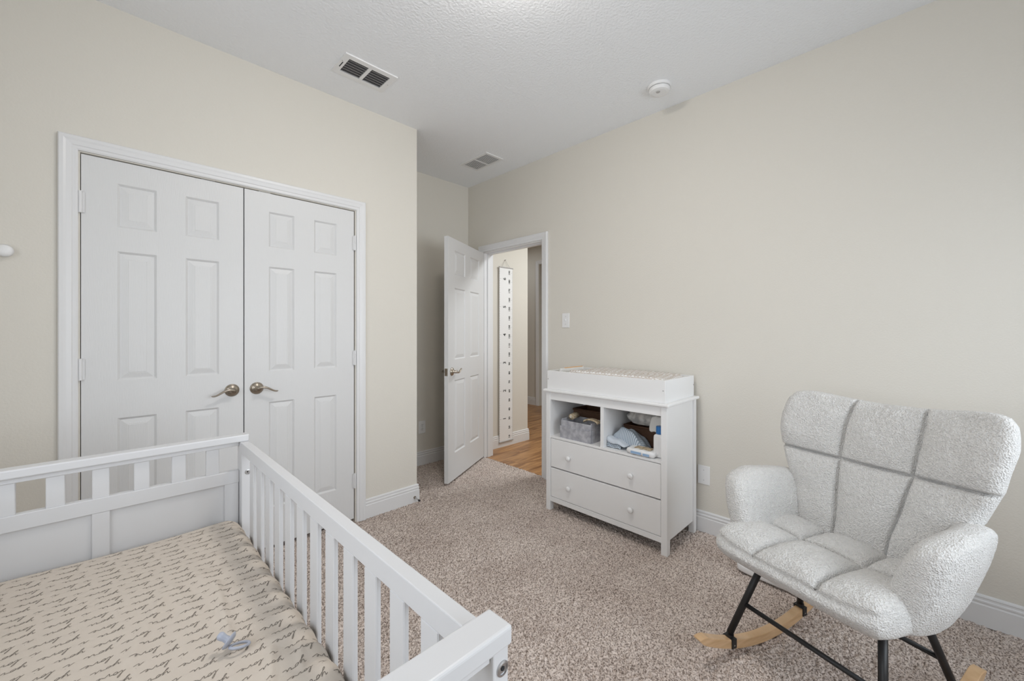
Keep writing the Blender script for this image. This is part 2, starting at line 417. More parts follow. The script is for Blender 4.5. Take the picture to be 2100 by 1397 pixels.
baseboard('baseboard_hall_far', [(XF, 6.9, -1, 0), (XF, 4.54+.066, -1, 0)])

# ---------------------------------------------------------------- doors
def lever_handle(par, o, out, along, up_wave=1.0, length=.105, name='handle'):
    """o: centre on face; out: unit vector away from the face; along: unit vector the lever points to"""
    out, along = Vector(out), Vector(along); up = Vector((0,0,1)); o = Vector(o)
    r = MB(); seg = 36; rings = []
    for rad, h in ((.0335, 0), (.0335, .004), (.031, .007), (.0285, .0075), (.028, .010), (.022, .0125), (.0165, .014), (.0125, .017), (.012, .048), (.0, .049)):
        rings.append([r.bm.verts.new(o + along*rad*math.cos(a) + up*rad*math.sin(a) + out*h) for a in [2*math.pi*k/seg for k in range(seg)]] if rad > 0 else None)
    for a, b in zip(rings[:-1], rings[1:-1]):
        for k in range(seg): r.bm.faces.new([a[k], a[(k+1)%seg], b[(k+1)%seg], b[k]])
    r.bm.faces.new(rings[-2]); r.bm.faces.new(rings[0][::-1])
    rs = r.build(name, M['nickel'], par, smooth=True)
    l = MB(); pts = []; rad = []
    for i in range(22):
        t = i/21
        wv = math.sin(t*math.pi*1.55)*.010*(1-.15*t) - .022*t*t + .004*t**6*3
        pts.append(o + out*(.044 + .006*math.sin(t*math.pi)) + along*(t*length - .008) + up*(wv*up_wave))
        rad.append(.0105*(1-t)**.6*.55 + .0052 if t < 1 else .002)
    rad[0] = .008; rad[-1] = .0022
    l.tube(pts, rad, 10, .62)
    l.build('lever', M['nickel'], rs, smooth=True)
    return rs

def door_leaf(name, w_, h_, t_, xs, zs, both=False):
    """local: x 0..w, front face y=0 looking to -y, thickness to +y, z 0..h"""
    root = bpy.data.objects.new(name, None); root.empty_display_size = .05; C.objects.link(root); root['kind'] = 'structure'
    m = MB(); bm = m.bm
    xb = [0] + [v for p in xs for v in p] + [w_]; zb = [0] + [v for p in zs for v in p] + [h_]
    for side in (0, 1):
        yy = 0 if side == 0 else t_; d = 1 if side == 0 else -1
        grid = {(i, j): bm.verts.new((x, yy, z)) for i, x in enumerate(xb) for j, z in enumerate(zb)}
        for i in range(len(xb)-1):
            for j in range(len(zb)-1):
                q = [grid[i, j], grid[i+1, j], grid[i+1, j+1], grid[i, j+1]]
                if i % 2 == 1 and j % 2 == 1 and (side == 0 or both):
                    x0, x1, z0, z1 = xb[i], xb[i+1], zb[j], zb[j+1]
                    prev = q
                    for ins, dep in ((.004, .0035), (.009, .0085)):
                        ring = [bm.verts.new(p) for p in ((x0+ins, yy+d*dep, z0+ins), (x1-ins, yy+d*dep, z0+ins), (x1-ins, yy+d*dep, z1-ins), (x0+ins, yy+d*dep, z1-ins))]
                        for k in range(4): bm.faces.new([prev[k], prev[(k+1)%4], ring[(k+1)%4], ring[k]])
                        prev = ring
                    bm.faces.new(prev)
                    p = MB()
                    def rg(ins, dep): return [p.bm.verts.new(v) for v in ((x0+ins, yy+d*dep, z0+ins), (x1-ins, yy+d*dep, z0+ins), (x1-ins, yy+d*dep, z1-ins), (x0+ins, yy+d*dep, z1-ins))]
                    rs = [rg(.011, .0084), rg(.033, .0022), rg(.036, .0022), rg(.0375, .0010)]
                    for a, b in zip(rs, rs[1:]):
                        for k in range(4): p.bm.faces.new([a[k], a[(k+1)%4], b[(k+1)%4], b[k]])
                    p.bm.faces.new(rs[-1])
                    p.build('panel', M['door'], root)
                else: bm.faces.new(q)
        if side == 0: g0 = grid
        else: g1 = grid
    nx, nz_ = len(xb)-1, len(zb)-1
    for i in range(nx):
        bm.faces.new([g0[i,0], g0[i+1,0], g1[i+1,0], g1[i,0]]); bm.faces.new([g0[i,nz_], g0[i+1,nz_], g1[i+1,nz_], g1[i,nz_]])
    for j in range(nz_):
        bm.faces.new([g0[0,j], g0[0,j+1], g1[0,j+1], g1[0,j]]); bm.faces.new([g0[nx,j], g0[nx,j+1], g1[nx,j+1], g1[nx,j]])
    m.build('slab', M['door'], root)
    return root
ZB = .024
ZS = [(.242-ZB, .850-ZB), (1.024-ZB, 1.624-ZB), (1.736-ZB, 1.938-ZB)]
LW = .612
def hinge(par, x, z, y):
    h = MB(); h.lathe([(.0065, -.045), (.0065, .045)], (x, y, z), 'z', 12)
    for zz in (-.047, .045): h.lathe([(.0072, zz), (.0072, zz+.004)], (x, y, z), 'z', 12)
    h.box(x-.013, x+.013, y+.004, y+.007, z-.045, z+.045)
    o = h.build('hinge', M['trim'], par); return o
dl = door_leaf('door_1', LW, 2.041-ZB, .035, [(.1155, .2535), (.3635, .5025)], ZS); dl.location = (-.0855, YC+.004, ZB)
tag(dl, 'left leaf of the white six panel closet double doors', 'door', kind='structure')
for z in (1.825, 1.083, .25): hinge(dl, -.002, z-ZB, -.010)
lever_handle(dl, (.474+.0855, 0, .935-ZB), (0, -1, 0), (-1, 0, 0))
dr = door_leaf('door_2', LW, 2.041-ZB, .035, [(.1185, .2525), (.3645, .5005)], ZS); dr.location = (.5318, YC+.004, ZB)
tag(dr, 'right leaf of the white six panel closet double doors', 'door', kind='structure')
for z in (1.832, 1.080, .273): hinge(dr, LW+.003, z-ZB, -.010)
lever_handle(dr, (.590-.5318, 0, .935-ZB), (0, -1, 0), (1, 0, 0))
for x in (.37, .63):
    box('ball_catch', M['steel'], (x-.03, x+.03, YC+.006, YC+.03, 2.043, 2.0455), c1)
# bedroom door, hinged on the far jamb and standing open into the room
ang = math.atan2(3.040-2.687, 2.634-1.947)
HW = .772
bd = door_leaf('door_3', HW, 2.008, .035, [(.120, .332), (.440, .652)], [(.218, .826), (1.0, 1.60), (1.712, 1.914)], True)
bd.location = (1.947, 2.687, .020); bd.rotation_euler = (0, 0, ang)
tag(bd, 'white six panel bedroom door standing open into the room', 'door', kind='structure')
hs = lever_handle(bd, (.066, 0, .903), (0, -1, 0), (1, 0, 0), -1.0, .105)
hb = lever_handle(bd, (.066, .035, .903), (0, 1, 0), (1, 0, 0), -1.0, .105)
m = MB(); m.box(-.0015, .0, .005, .030, .873, .933); m.build('latch_plate', M['nickel'], bd)
m = MB(); m.box(-.010, -.001, .011, .024, .893, .911); m.build('latch_bolt', M['nickel'], bd)
for z in (1.80, 1.06, .26):
    h = MB(); h.lathe([(.0065, -.045), (.0065, .045)], (HW+.006, -.002, z), 'z', 12); h.box(HW-.001, HW+.004, 0, .03, z-.045, z+.045); h.build('hinge', M['trim'], bd)
ds = thing('door_stop', 'small dark metal spring door stop on the baseboard beside the closet', 'door stop', (1.588, YC-.014, .040))
m = MB(); m.lathe([(.010, 0), (.010, .004)], (0, 0, 0), '-y', 16); m.build('base_plate', M['nickel'], ds)
m = MB(); m.tube([(0, -.004-.004*i, -.0004*i) for i in range(14)], .0045, 8); m.build('spring', M['steel'], ds, smooth=True)
m = MB(); m.lathe([(.007, .055), (.007, .068)], (0, 0, -.005), '-y', 12); m.build('rubber_tip', M['black'], ds)

# ---------------------------------------------------------------- ceiling fixtures
def vent1():
    t = thing('ceiling_vent', 'larger white ceiling air register with open dark slots, nearest the closet wall', 'vent', (1.052, 2.259, H), 0, None)
    hx, hy = .153, .101; sx, sy = .120, .068
    f = MB(); f.box(-hx, hx, sy, hy, -.007, 0).box(-hx, hx, -hy, -sy, -.007, 0).box(-hx, -sx, -sy, sy, -.007, 0).box(sx, hx, -sy, sy, -.007, 0).box(-.009, .009, -sy, sy, -.007, 0)
    f.build('frame', M['plastic'], t)
    box('duct_shade_plate', M['ventshade'], (-sx, sx, -sy, sy, -.0008, 0), t)  # flat plate on the ceiling, shade of a duct put into its colour
    for s0, s1 in ((-sx, -.009), (.009, sx)):
        for k in range(6):
            yy = -sy + (k+.5)*2*sy/6 + .003
            m = MB(); m.faces([(s0, yy-.0045, -.0058), (s1, yy-.0045, -.0058), (s1, yy+.004, -.0012), (s0, yy+.004, -.0012), (s0, yy-.0045, -.0068), (s1, yy-.0045, -.0068), (s1, yy+.004, -.0022), (s0, yy+.004, -.0022)],
                    [(0,1,2,3), (7,6,5,4), (0,4,5,1), (1,5,6,2), (2,6,7,3), (3,7,4,0)]); m.build('slat', M['rod'], t)
    m = MB(); m.box(-.138, -.134, -.02, .03, -.0085, -.007); m.build('damper_lever', M['dark'], t)
    for x in (-.143, .140):
        m = MB(); m.lathe([(.003, .007), (.003, .0085)], (x, -.03 if x < 0 else .0, 0), '-z', 10); m.build('screw', M['steel'], t)
vent1()
def vent2():
    t = thing('ceiling_grille', 'smaller white ceiling return grille with fine slats, above the bedroom door', 'vent', (2.321, 2.712, H))
    hx, hy = .099, .177; sx, sy = .078, .153
    f = MB(); f.box(-hx, hx, sy, hy, -.006, 0).box(-hx, hx, -hy, -sy, -.006, 0).box(-hx, -sx, -sy, sy, -.006, 0).box(sx, hx, -sy, sy, -.006, 0).box(-sx, sx, -.006, .006, -.006, 0)
    f.build('frame', M['plastic'], t)
    box('duct_shade_plate', M['ventshade'], (-sx, sx, -sy, sy, -.0008, 0), t)  # dark backing without depth, its colour imitates shade between the slats
    for s0, s1 in ((-sy, -.006), (.006, sy)):
        for k in range(11):
            xx = -sx + (k+.5)*2*sx/11
            m = MB(); m.box(xx-.0035, xx+.0025, s0, s1, -.0055, -.0035); m.build('slat', M['plastic'], t)
vent2()
sd = thing('smoke_detector', 'white round smoke detector on the ceiling near the right wall', 'smoke detector', (2.375, 1.115, H))
MB().lathe([(.068, 0), (.068, .012), (.064, .016)], (0,0,0), '-z', 40).build('base', M['plastic'], sd, smooth=False)
MB().lathe([(.056, .015), (.056, .019)], (0,0,0), '-z', 40).build('sensor_gap', M['dark'], sd)
MB().lathe([(.060, .0185), (.061, .026), (.055, .038), (.040, .042)], (0,0,0), '-z', 40).build('cover', M['plastic'], sd, smooth=False)
MB().lathe([(.012, .0415), (.011, .0445)], (-.018, 0, 0), '-z', 20).build('test_button', M['rod'], sd)
lp = thing('ceiling_lamp', 'round flush glass ceiling lamp in the middle of the bedroom ceiling', 'lamp', (1.02, 1.04, H))
MB().lathe([(.150, 0), (.150, .018), (.146, .020)], (0,0,0), '-z', 48).build('base_ring', M['plastic'], lp)
MB().lathe([(.145*math.cos(a), .020+.070*math.sin(a)) for a in [i*math.pi/2/9 for i in range(9)]] + [(.004, .090)], (0,0,0), '-z', 48).build('glass_dome', M['glass'], lp, smooth=True)

# ---------------------------------------------------------------- wall plates
def plate(name, label, loc, rz, kind):
    t = thing(name, label, 'outlet' if kind == 'outlet' else ('switch' if kind == 'switch' else 'wall plate'), loc, rz)
    # local: plate in xz-plane, faces -y
    MB().box(-.036, .036, -.006, 0, -.0585, .0585).build('cover_plate', M['plastic'], t, .0025)
    if kind == 'switch':
        MB().box(-.005, .005, -.014, -.006, -.004, .011).build('toggle', M['plastic'], t, .001)
    if kind == 'outlet':
        for z in (-.019, .019):
            s_ = MB(); s_.lathe([(.0165, .006), (.0155, .009)], (0, 0, z), '-y', 24); s = s_.build('socket', M['plastic'], t)
            for x in (-.006, .006): MB().box(x-.001, x+.001, -.0095, -.009, z, z+.008).build('slot', M['dark'], s)
            MB().box(-.002, .002, -.0095, -.009, z-.009, z-.005).build('slot', M['dark'], s)
    for z in ((-.047, .047) if kind != 'outlet' else (0,)):
        MB().lathe([(.003, .006), (.0028, .0072)], (0, 0, z*.66 if kind != 'outlet' else 0), '-y', 12).build('screw', M['steel'], t)
plate('light_switch', 'white toggle light switch on the wall beside the doorway', (XR, 2.032, 1.344), R_(-90), 'switch')
plate('blank_wall_plate', 'white blank wall plate low on the wall between dresser and rocking chair', (XR, .951, .355), R_(-90), 'plate')
plate('power_outlet', 'white power outlet low on the alcove wall behind the open door', (2.090, YB, .356), 0, 'outlet')
wh = thing('wall_hook', 'small white round knob on the wall at the left edge of the photo', 'hook', (-.296, YC, 1.577))
MB().lathe([(.020, 0), (.020, .004), (.010, .006), (.010, .016), (.022, .020), (.026, .028), (.020, .036), (.008, .039)], (0,0,0), '-y', 28).build('knob', M['plastic'], wh, smooth=True)

# ---------------------------------------------------------------- growth chart in the hall
def text_mesh(name, txt, size, m, parent, loc, rot):
    cu = bpy.data.curves.new('t', 'FONT'); cu.body = txt; cu.size = size; cu.align_x = 'CENTER'; cu.align_y = 'CENTER'; cu.extrude = .0003; cu.offset = .0009; cu.resolution_u = 2
    o = bpy.data.objects.new('t', cu); C.objects.link(o)
    bpy.context.view_layer.update()
    me = bpy.data.meshes.new_from_object(o.evaluated_get(bpy.context.evaluated_depsgraph_get()))
    bpy.data.objects.remove(o); me.name = name; me.materials.clear()
    ob = link(name, me, m, parent, loc); ob.rotation_euler = rot
    return ob
gc = thing('growth_chart', 'tall white hanging height chart with feet and centimetre numbers on the hall wall', 'height chart', (3.085, HY-.019, 0))
MB().box(-.100, .100, -.002, 0, .065, 1.950).build('canvas', M['chart'], gc)
MB().lathe([(.007, -.105), (.007, .105)], (0, -.001, 1.953), 'x', 12).build('top_rod', M['rod'], gc)
MB().lathe([(.009, -.105), (.009, .105)], (0, -.001, .058), 'x', 12).build('bottom_rod', M['rod'], gc)
m = MB(); m.tube([(-.06, 0, 1.955), (-.002, .012, 2.038)], .0016, 6); m.tube([(.06, 0, 1.955), (.002, .012, 2.038)], .0016, 6); m.build('cord', M['rod'], gc)
MB().lathe([(.004, -.014), (.004, .004)], (0, .004, 2.040), '-y', 10).build('nail', M['steel'], gc)
for k in range(1, 7): text_mesh('numeral', str(k), .058, M['chartink'], gc, (-.022, -.0026, k*.3048), (math.pi/2, -math.pi/2, 0))
for k in range(1, 20): text_mesh('numeral', str(k*10), .034, M['chartink'], gc, (.050, -.0026, k*.1), (math.pi/2, -math.pi/2, 0))
m = MB()
for i in range(7, 194):
    L = .022 if i % 10 == 0 else (.014 if i % 5 == 0 else .008)
    m.box(.100-L, .100, -.0027, -.002, i*.01-.0008, i*.01+.0008)
for i in range(3, 77):
    L = .030 if i % 12 == 0 else (.014 if i % 6 == 0 else .009)
    m.box(-.100, -.100+L, -.0027, -.002, i*.0254-.0008, i*.0254+.0008)
o = m.build('tick_marks', M['charttick'], gc); o['kind'] = 'stuff'

# ---------------------------------------------------------------- crib
cr = thing('crib', 'white wooden baby crib with slatted sides and panelled end boards', 'crib', (0, 0, 0))
CXR, CXL = .366, -.397; CC = (CXR+CXL)/2
def crib_end(y0, y1, inner, yc0, yc1):
    """y0..y1 board thickness; inner = +1 if the inside of the crib is towards +y"""
    MB().box(CXL-.003, CXR+.000, yc0, yc1, .852, .877).build('cap_rail', M['crib'], cr, .004, 3)
    MB().box(CXL+.03, .336, y0, y1, .838, .852).build('top_rail', M['crib'], cr, .001, 1)
    for k in range(-3, 4):
        x = CC + k*.0915
        MB().box(x-.0185, x+.0185, y0+.004, y1-.004, .749, .8385).build('slat', M['crib'], cr, .0015, 1)
    MB().box(CXL+.03, .336, y0, y1, .706, .750).build('middle_rail', M['crib'], cr, .0015, 1)
    MB().box(CXL+.03, .336, (y0+y1)/2-.004, (y0+y1)/2+.004, .20, .707).build('panel', M['crib'], cr)
    for x0, x1 in ((CXL+.031, CXL+.075), (CC-.0195, CC+.0195), (.293, .335)):
        MB().box(x0, x1, y0+.001, y1-.001, .20, .7065).build('stile', M['crib'], cr, .0015, 1)
    MB().box(CXL+.03, .336, y0, y1, .12, .20).build('bottom_rail', M['crib'], cr, .0015, 1)
crib_end(1.738, 1.762, -1, 1.727, 1.772)
crib_end(.376, .400, 1, .366, .411)
for x0, x1 in ((.3365, CXR-.003), (CXL+.003, CXL+.0295)):
    MB().box(x0, x1, 1.702, 1.765, 0, .852).build('post', M['crib'], cr, .002, 2)
    MB().box(x0, x1, .371, .432, 0, .852).build('post', M['crib'], cr, .002, 2)
for sx, x0, x1, xi in ((1, .336, .362, .336), (-1, CXL+.004, CXL+.030, CXL+.020)):
    MB().box(x0, x1, .4325, 1.7015, .816, .855).build('side_rail', M['crib'], cr, .002, 2)
    MB().box(x0, x1, .4325, 1.7015, .13, .18).build('side_rail', M['crib'], cr, .002, 2)
    for k in range(12):
        yc = 1.5605 - k*.0953
        MB().box(xi, xi+.0105, yc-.0235, yc+.0235, .18, .8165).build('slat', M['crib'], cr, .002, 1)
# notch tick on the side rail, bolts
def bolt(o, ax, r=.0105):
    b = MB().lathe([(r, 0), (r, .0015), (r*.75, .0022), (r*.72, .0008), (r*.45, .0008)], o, ax, 24).build('bolt', M['steel'], cr, smooth=False)
    MB().lathe([(r*.32, .0008), (r*.32, .0016)], o, ax, 6).build('hex_socket', M['dark'], b)
bolt((.3545, 1.702, .748), '-y', .0085); bolt((.352, .371, .826), '-y', .0095)
bolt((.3545, .432, .30), 'y'); 
MB().box(-.36, .33, .42, 1.73, .435, .448).build('mattress_board', M['crib'], cr)

# mattress with its fitted sheet
MX0, MX1, MY0, MY1, MZ = -.362, .3335, .414, 1.7345, .590
def sheet_z(x, y):
    """height of the sheet, folds and dimples included"""
    e = np.clip((x-.10)/.20, 0, 1)
    folds = np.sin(y*2*np.pi/.088 + 2.2*np.sin(y*7.0) + 4*(x-.3))
    z = MZ + .0042*folds*e**1.3*(1-.5*np.clip((y-1.3)/.4, 0, 1))
    for x0, y0, x1, y1, a, wd in ((.20, 1.30, .185, 1.05, .006, .010), (.10, 1.33, .03, 1.12, .005, .013), (.00, 1.10, -.03, 1.0, .004, .016), (.24, .95, .21, .84, .0055, .009), (.29, .93, .27, .86, .004, .008),
                                 (.17, 1.40, .19, 1.28, .0035, .02), (.12, 1.36, .14, 1.20, .003, .014), (-.10, .95, -.05, .75, .004, .02)):
        dx, dy = x1-x0, y1-y0; L = math.hypot(dx, dy)
        t = np.clip(((x-x0)*dx + (y-y0)*dy)/L**2, 0, 1)
        d2 = (x-x0-t*dx)**2 + (y-y0-t*dy)**2
        z = z + a*np.exp(-d2/wd**2)
    return z + .0035*np.sin(x*9+1)*np.sin(y*6.2)
def edge_drop(x, y, r=.042):
    """rounded edges and corners: signed inset from the outline"""
    cx, cy, rc = (MX0+MX1)/2, (MY0+MY1)/2, .055
    qx = np.abs(x-cx) - ((MX1-MX0)/2-rc); qy = np.abs(y-cy) - ((MY1-MY0)/2-rc)
    d = rc - (np.sqrt(np.maximum(qx, 0)**2 + np.maximum(qy, 0)**2) + np.minimum(np.maximum(qx, qy), 0))
    t = np.clip(1 - d/r, 0, 1)
    return r*(1-np.sqrt(np.maximum(0, 1-t*t)))
mt = thing('crib_mattress', 'crib mattress in a cream fitted sheet printed with cursive writing', 'mattress', (0, 0, .448))
def mattress():
    nx, ny = 150, 270
    u = np.linspace(-1, 1, nx+1); v = np.linspace(-1, 1, ny+1)
    U, V = np.meshgrid(u, v, indexing='ij')
    # rounded rectangle mapping
    sq = np.sign(U)*np.abs(U)**.9, np.sign(V)*np.abs(V)**.95
    hx, hy = (MX1-MX0)/2, (MY1-MY0)/2; cx, cy = (MX0+MX1)/2, (MY0+MY1)/2
    X, Y = cx + sq[0]*hx, cy + sq[1]*hy
    rc = .055
    qx = np.abs(X-cx)-(hx-rc); qy = np.abs(Y-cy)-(hy-rc); L = np.hypot(np.maximum(qx,0), np.maximum(qy,0))
    mx_ = np.maximum(qx, qy)
    msk = (qx > 0) & (qy > 0)
    sc = np.where(msk, mx_/np.maximum(L, 1e-9), 1)
    X = np.where(msk, cx+np.sign(X-cx)*(hx-rc+qx*sc), X); Y = np.where(msk, cy+np.sign(Y-cy)*(hy-rc+qy*sc), Y)
    Z = sheet_z(X, Y) - edge_drop(X, Y) - .448
    top = np.stack([X, Y, Z], -1).reshape(-1, 3)
    vs = top.tolist(); fs = []
    idx = lambda i, j: i*(ny+1)+j
    for i in range(nx):
        for j in range(ny): fs.append((idx(i,j), idx(i+1,j), idx(i+1,j+1), idx(i,j+1)))
    rim = [idx(i,0) for i in range(nx+1)] + [idx(nx,j) for j in range(1,ny+1)] + [idx(i,ny) for i in range(nx-1,-1,-1)] + [idx(0,j) for j in range(ny-1,0,-1)]
    base = len(vs); n = len(rim)
    for k in rim: vs.append([vs[k][0], vs[k][1], .012])
    for k in rim: 
        p = vs[k]; vs.append([cx+(p[0]-cx)*.97, cy+(p[1]-cy)*.98, 0.0])
    for k in range(n):
        k2 = (k+1) % n
        fs.append((rim[k], base+k, base+k2, rim[k2])); fs.append((base+k, base+n+k, base+n+k2, base+k2))
    fs.append(tuple(base+n+k for k in range(n)))
    me = bpy.data.meshes.new('fitted_sheet'); me.from_pydata(vs, [], fs); me.update()
    me.polygons.foreach_set('use_smooth', [True]*len(me.polygons))
    link('fitted_sheet', me, M['sheet'], mt)
mattress()
def smooth_path(P, n):
    """Catmull-Rom through P"""
    P = [P[0]] + P + [P[-1]]; out = []
    for i in range(1, len(P)-2):
        for k in range(n):
            t = k/n; a, b, c, d = P[i-1], P[i], P[i+1], P[i+2]
            out.append(tuple(.5*((2*b[q]) + (-a[q]+c[q])*t + (2*a[q]-5*b[q]+4*c[q]-d[q])*t*t + (-a[q]+3*b[q]-3*c[q]+d[q])*t**3) for q in (0, 1)))
    out.append(P[-2]); return out
# handwriting, unit = x-height; joined letters
W_LOVE = [(0,.1),(.5,.5),(1.3,1.9),(1.25,2.5),(.95,2.2),(.75,1.0),(.85,.1),(1.3,.15),(2.0,.75),(2.5,1.0),(2.1,.85),(1.95,.3),(2.3,.0),(2.8,.45),(2.7,.95),(2.5,.95),(3.0,.8),(3.6,.95),(3.8,.4),(4.0,.0),(4.5,.6),(4.8,1.0),(5.3,.7),(5.9,.3),(6.4,.6),(6.4,.95),(6.1,.9),(6.0,.4),(6.4,.0),(7.2,.2),(8.0,.5)]
W_YOU = [(0,.6),(.5,1.0),(.7,.5),(1.0,.05),(1.6,.5),(1.9,1.0),(1.75,.2),(1.4,-1.0),(1.0,-1.3),(1.0,-.9),(1.8,-.1),(2.6,.5),(3.2,.95),(2.7,.7),(2.7,.15),(3.2,.0),(3.6,.5),(3.4,.95),(4.2,.8),(4.8,.9),(4.9,.3),(5.3,.0),(5.8,.5),(6.1,.95),(6.2,.3),(6.7,.05),(7.5,.3)]
W_I = [(0,.2),(.6,.6),(1.1,1.0),(1.15,.3),(1.5,.0),(2.1,.25),(2.6,.5)]
W_DOT = [(1.45,1.75),(1.55,1.8)]
def script():
    X = .0058; vs, fs = [], []
    def word(P, x0, y0, n=4, lw=.00048):
        pts = smooth_path(P, n)
        wp = [(x0 - p[0]*X - p[1]*X*.35, y0 - p[1]*X*1.15) for p in pts]      # rotated half a turn, slanted
        a = np.array(wp)
        if a[:,0].min() < MX0+.006 or a[:,0].max() > MX1-.004 or a[:,1].min() < MY0+.006 or a[:,1].max() > MY1-.010: 
            k = (a[:,0] > MX0+.006) & (a[:,0] < MX1-.004) & (a[:,1] > MY0+.006) & (a[:,1] < MY1-.010); a = a[k]
            if len(a) < 4: return
        t = np.gradient(a, axis=0); t /= np.maximum(np.hypot(t[:,0], t[:,1]), 1e-9)[:, None]
        nrm = np.stack([-t[:,1], t[:,0]], -1)
        l = a + nrm*lw; r = a - nrm*lw; b0 = len(vs)
        for q in (l, r):
            z = sheet_z(q[:,0], q[:,1]) - edge_drop(q[:,0], q[:,1]) + .0007 - .448
            vs.extend(np.column_stack([q, z]).tolist())
        n_ = len(a)
        for i in range(n_-1): fs.append((b0+i, b0+i+1, b0+n_+i+1, b0+n_+i))
    row = 0; y = .44
    while y < MY1:
        off = (.0 if row % 2 else .078) + (row % 5)*.006 + random.uniform(-.004, .004)
        x = MX1 + .14 - off
        while x > MX0:
            jy = random.uniform(-.0012, .0012)
            word(W_I, x, y+jy); word(W_DOT, x, y+jy, 2, .0007)
            word(W_LOVE, x-.026, y+jy); word(W_YOU, x-.084, y+jy)
            x -= .140
        y += .0311; row += 1
    me = bpy.data.meshes.new('printed_script'); me.from_pydata(vs, [], fs); me.update()
    o = link('printed_script', me, M['ink'], mt); o['kind'] = 'stuff'; o['label'] = 'dark cursive words printed in rows on the sheet'
script()

# pacifier
pc = thing('pacifier', 'blue grey baby pacifier lying on the crib sheet', 'pacifier', (.178, 1.003, .5965))
pc.scale = (.82, .82, .82)
n_ = Vector((-.62, .55, .50)).normalized(); up = Vector((.45, .35, .82)); up = (up - n_*up.dot(n_)).normalized(); sd_ = n_.cross(up)
def pac_lathe(name, prof, sx=1.0, sy=1.0, oc=(0, 0, .019)):
    m = MB(); rings = []; seg = 28
    for r, h in prof: rings.append([m.bm.verts.new(Vector(oc) + n_*h + up*r*sx*math.cos(a) + sd_*r*sy*math.sin(a)) for a in [2*math.pi*k/seg for k in range(seg)]])
    for a, b in zip(rings, rings[1:]):
        for k in range(seg): m.bm.faces.new([a[k], a[(k+1)%seg], b[(k+1)%seg], b[k]])
    m.bm.faces.new(rings[0][::-1]); m.bm.faces.new(rings[-1])
    return m.build(name, M['plasticgrey'], pc, smooth=True)
pac_lathe('shield', [(.004, -.004), (.018, -.003), (.0235, .002), (.0235, .0045), (.018, .0015), (.006, .001)], .85, 1.0)
pac_lathe('teat', [(.011, .001), (.0085, .007), (.0075, .015), (.009, .022), (.0095, .028), (.006, .033), (.002, .034)])
rc_ = Vector((.018, -.012, .006)); m = MB()
m.tube([rc_ + Vector((.021*math.cos(a), .017*math.sin(a), .006*math.cos(a+2.4))) for a in [2*math.pi*k/28 for k in range(28)]], .0035, 8, closed=True)
m.build('ring', M['plasticgrey'], pc, smooth=True)

# ---------------------------------------------------------------- changing dresser
DX0, DX1, DYa, DYb = 2.193, 2.612, .985, 1.860
dt = thing('changing_dresser', 'white changing dresser with two drawers and open cubbies', 'dresser', (DX0, DYa, 0))
def D(name, x0, x1, y0, y1, z0, z1, bev=.002, par=None, mt_='dresser'):
    return MB().box(x0-DX0, x1-DX0, y0-DYa, y1-DYa, z0, z1).build(name, M[mt_], par or dt, bev, 2)
for x0, x1 in ((DX0, DX0+.040), (DX1-.036, DX1)):
    for y0, y1 in ((DYa, DYa+.036), (DYb-.036, DYb)): D('leg', x0, x1, y0, y1, 0, .832)
for y0, y1 in ((DYa+.010, DYa+.024), (DYb-.024, DYb-.010)): D('side_panel', DX0+.040, DX1-.036, y0, y1, .072, .832, 0)
D('back_panel', DX1-.020, DX1-.012, DYa+.036, DYb-.036, .10, .832, 0)
for y0, y1 in ((DYa+.024, DYa+.036), (DYb-.036, DYb-.024)): D('inner_side', DX0+.040, DX1-.036, y0, y1, .50, .80, 0)
D('top_board', DX0-.018, DX1+.010, DYa-.016, DYb+.016, .832, .850, .006)
D('top_rail', DX0+.004, DX0+.024, DYa+.036, DYb-.036, .777, .832, .001)
D('bottom_rail', DX0+.004, DX0+.024, DYa+.036, DYb-.036, .066, .098, .001)
D('shelf', DX0+.003, DX1-.020, DYa+.036, DYb-.036, .510, .525, .001)
D('divider', DX0+.006, DX1-.020, 1.396, 1.419, .525, .777, .001)
D('cubby_ceiling', DX0+.024, DX1-.020, DYa+.036, DYb-.036, .79, .80, 0)
for z0, z1, kz in ((.309, .506, .400), (.101, .301, .198)):
    d = D('drawer', DX0+.005, DX0+.024, DYa+.039, DYb-.039, z0, z1, .002)
    for y in (1.203, 1.659):
        MB().lathe([(.008, 0), (.007, .008), (.009, .012), (.0165, .017), (.0175, .022), (.014, .027), (.005, .029)], (.005, y-DYa, kz), '-x', 24).build('knob', M['plastic'], d, smooth=True)
tr = thing('changing_tray', 'white open changing tray frame on top of the dresser', 'tray', (DX0, DYa, .850))
TX0, TX1, TY0, TY1 = DX0+.006, DX1-.006, .998, 1.856
for nm, b in (('front_board', (TX0, TX0+.014, TY0, TY1)), ('rear_board', (TX1-.014, TX1, TY0, TY1)), ('end_board', (TX0+.014, TX1-.014, TY0, TY0+.014)), ('end_board', (TX0+.014, TX1-.014, TY1-.014, TY1))):
    MB().box(b[0]-DX0, b[1]-DX0, b[2]-DYa, b[3]-DYa, 0, .128).build(nm, M['dresser'], tr, .0015)
for y in (TY0+.012, TY1-.010):
    MB().lathe([(.004, 0), (.004, .001)], (TX0-DX0, y-DYa, .070), '-x', 12).build('screw', M['rod'], tr)
MB().lathe([(.004, 0), (.004, .001)], (TX1-DX0-.008, TY0-DYa, .070), '-y', 12).build('screw', M['rod'], tr)
pd = thing('changing_pad', 'contoured changing pad in a beige and white patterned cover inside the tray', 'changing pad', (2.402, 1.375, .851))
superbox((24, 48, 10), (8, 8, 3), lambda a, b, c: (a*.182 , b*.36, .068+.068*c + np.where(c > 0, .018*np.abs(a)**2*c - .012*c + .022*np.clip(b*.5+.5, 0, 1)*c*.3, 0) + .003*np.sin(b*40)*np.sin(a*5)), 'cover', M['pad'], pd)
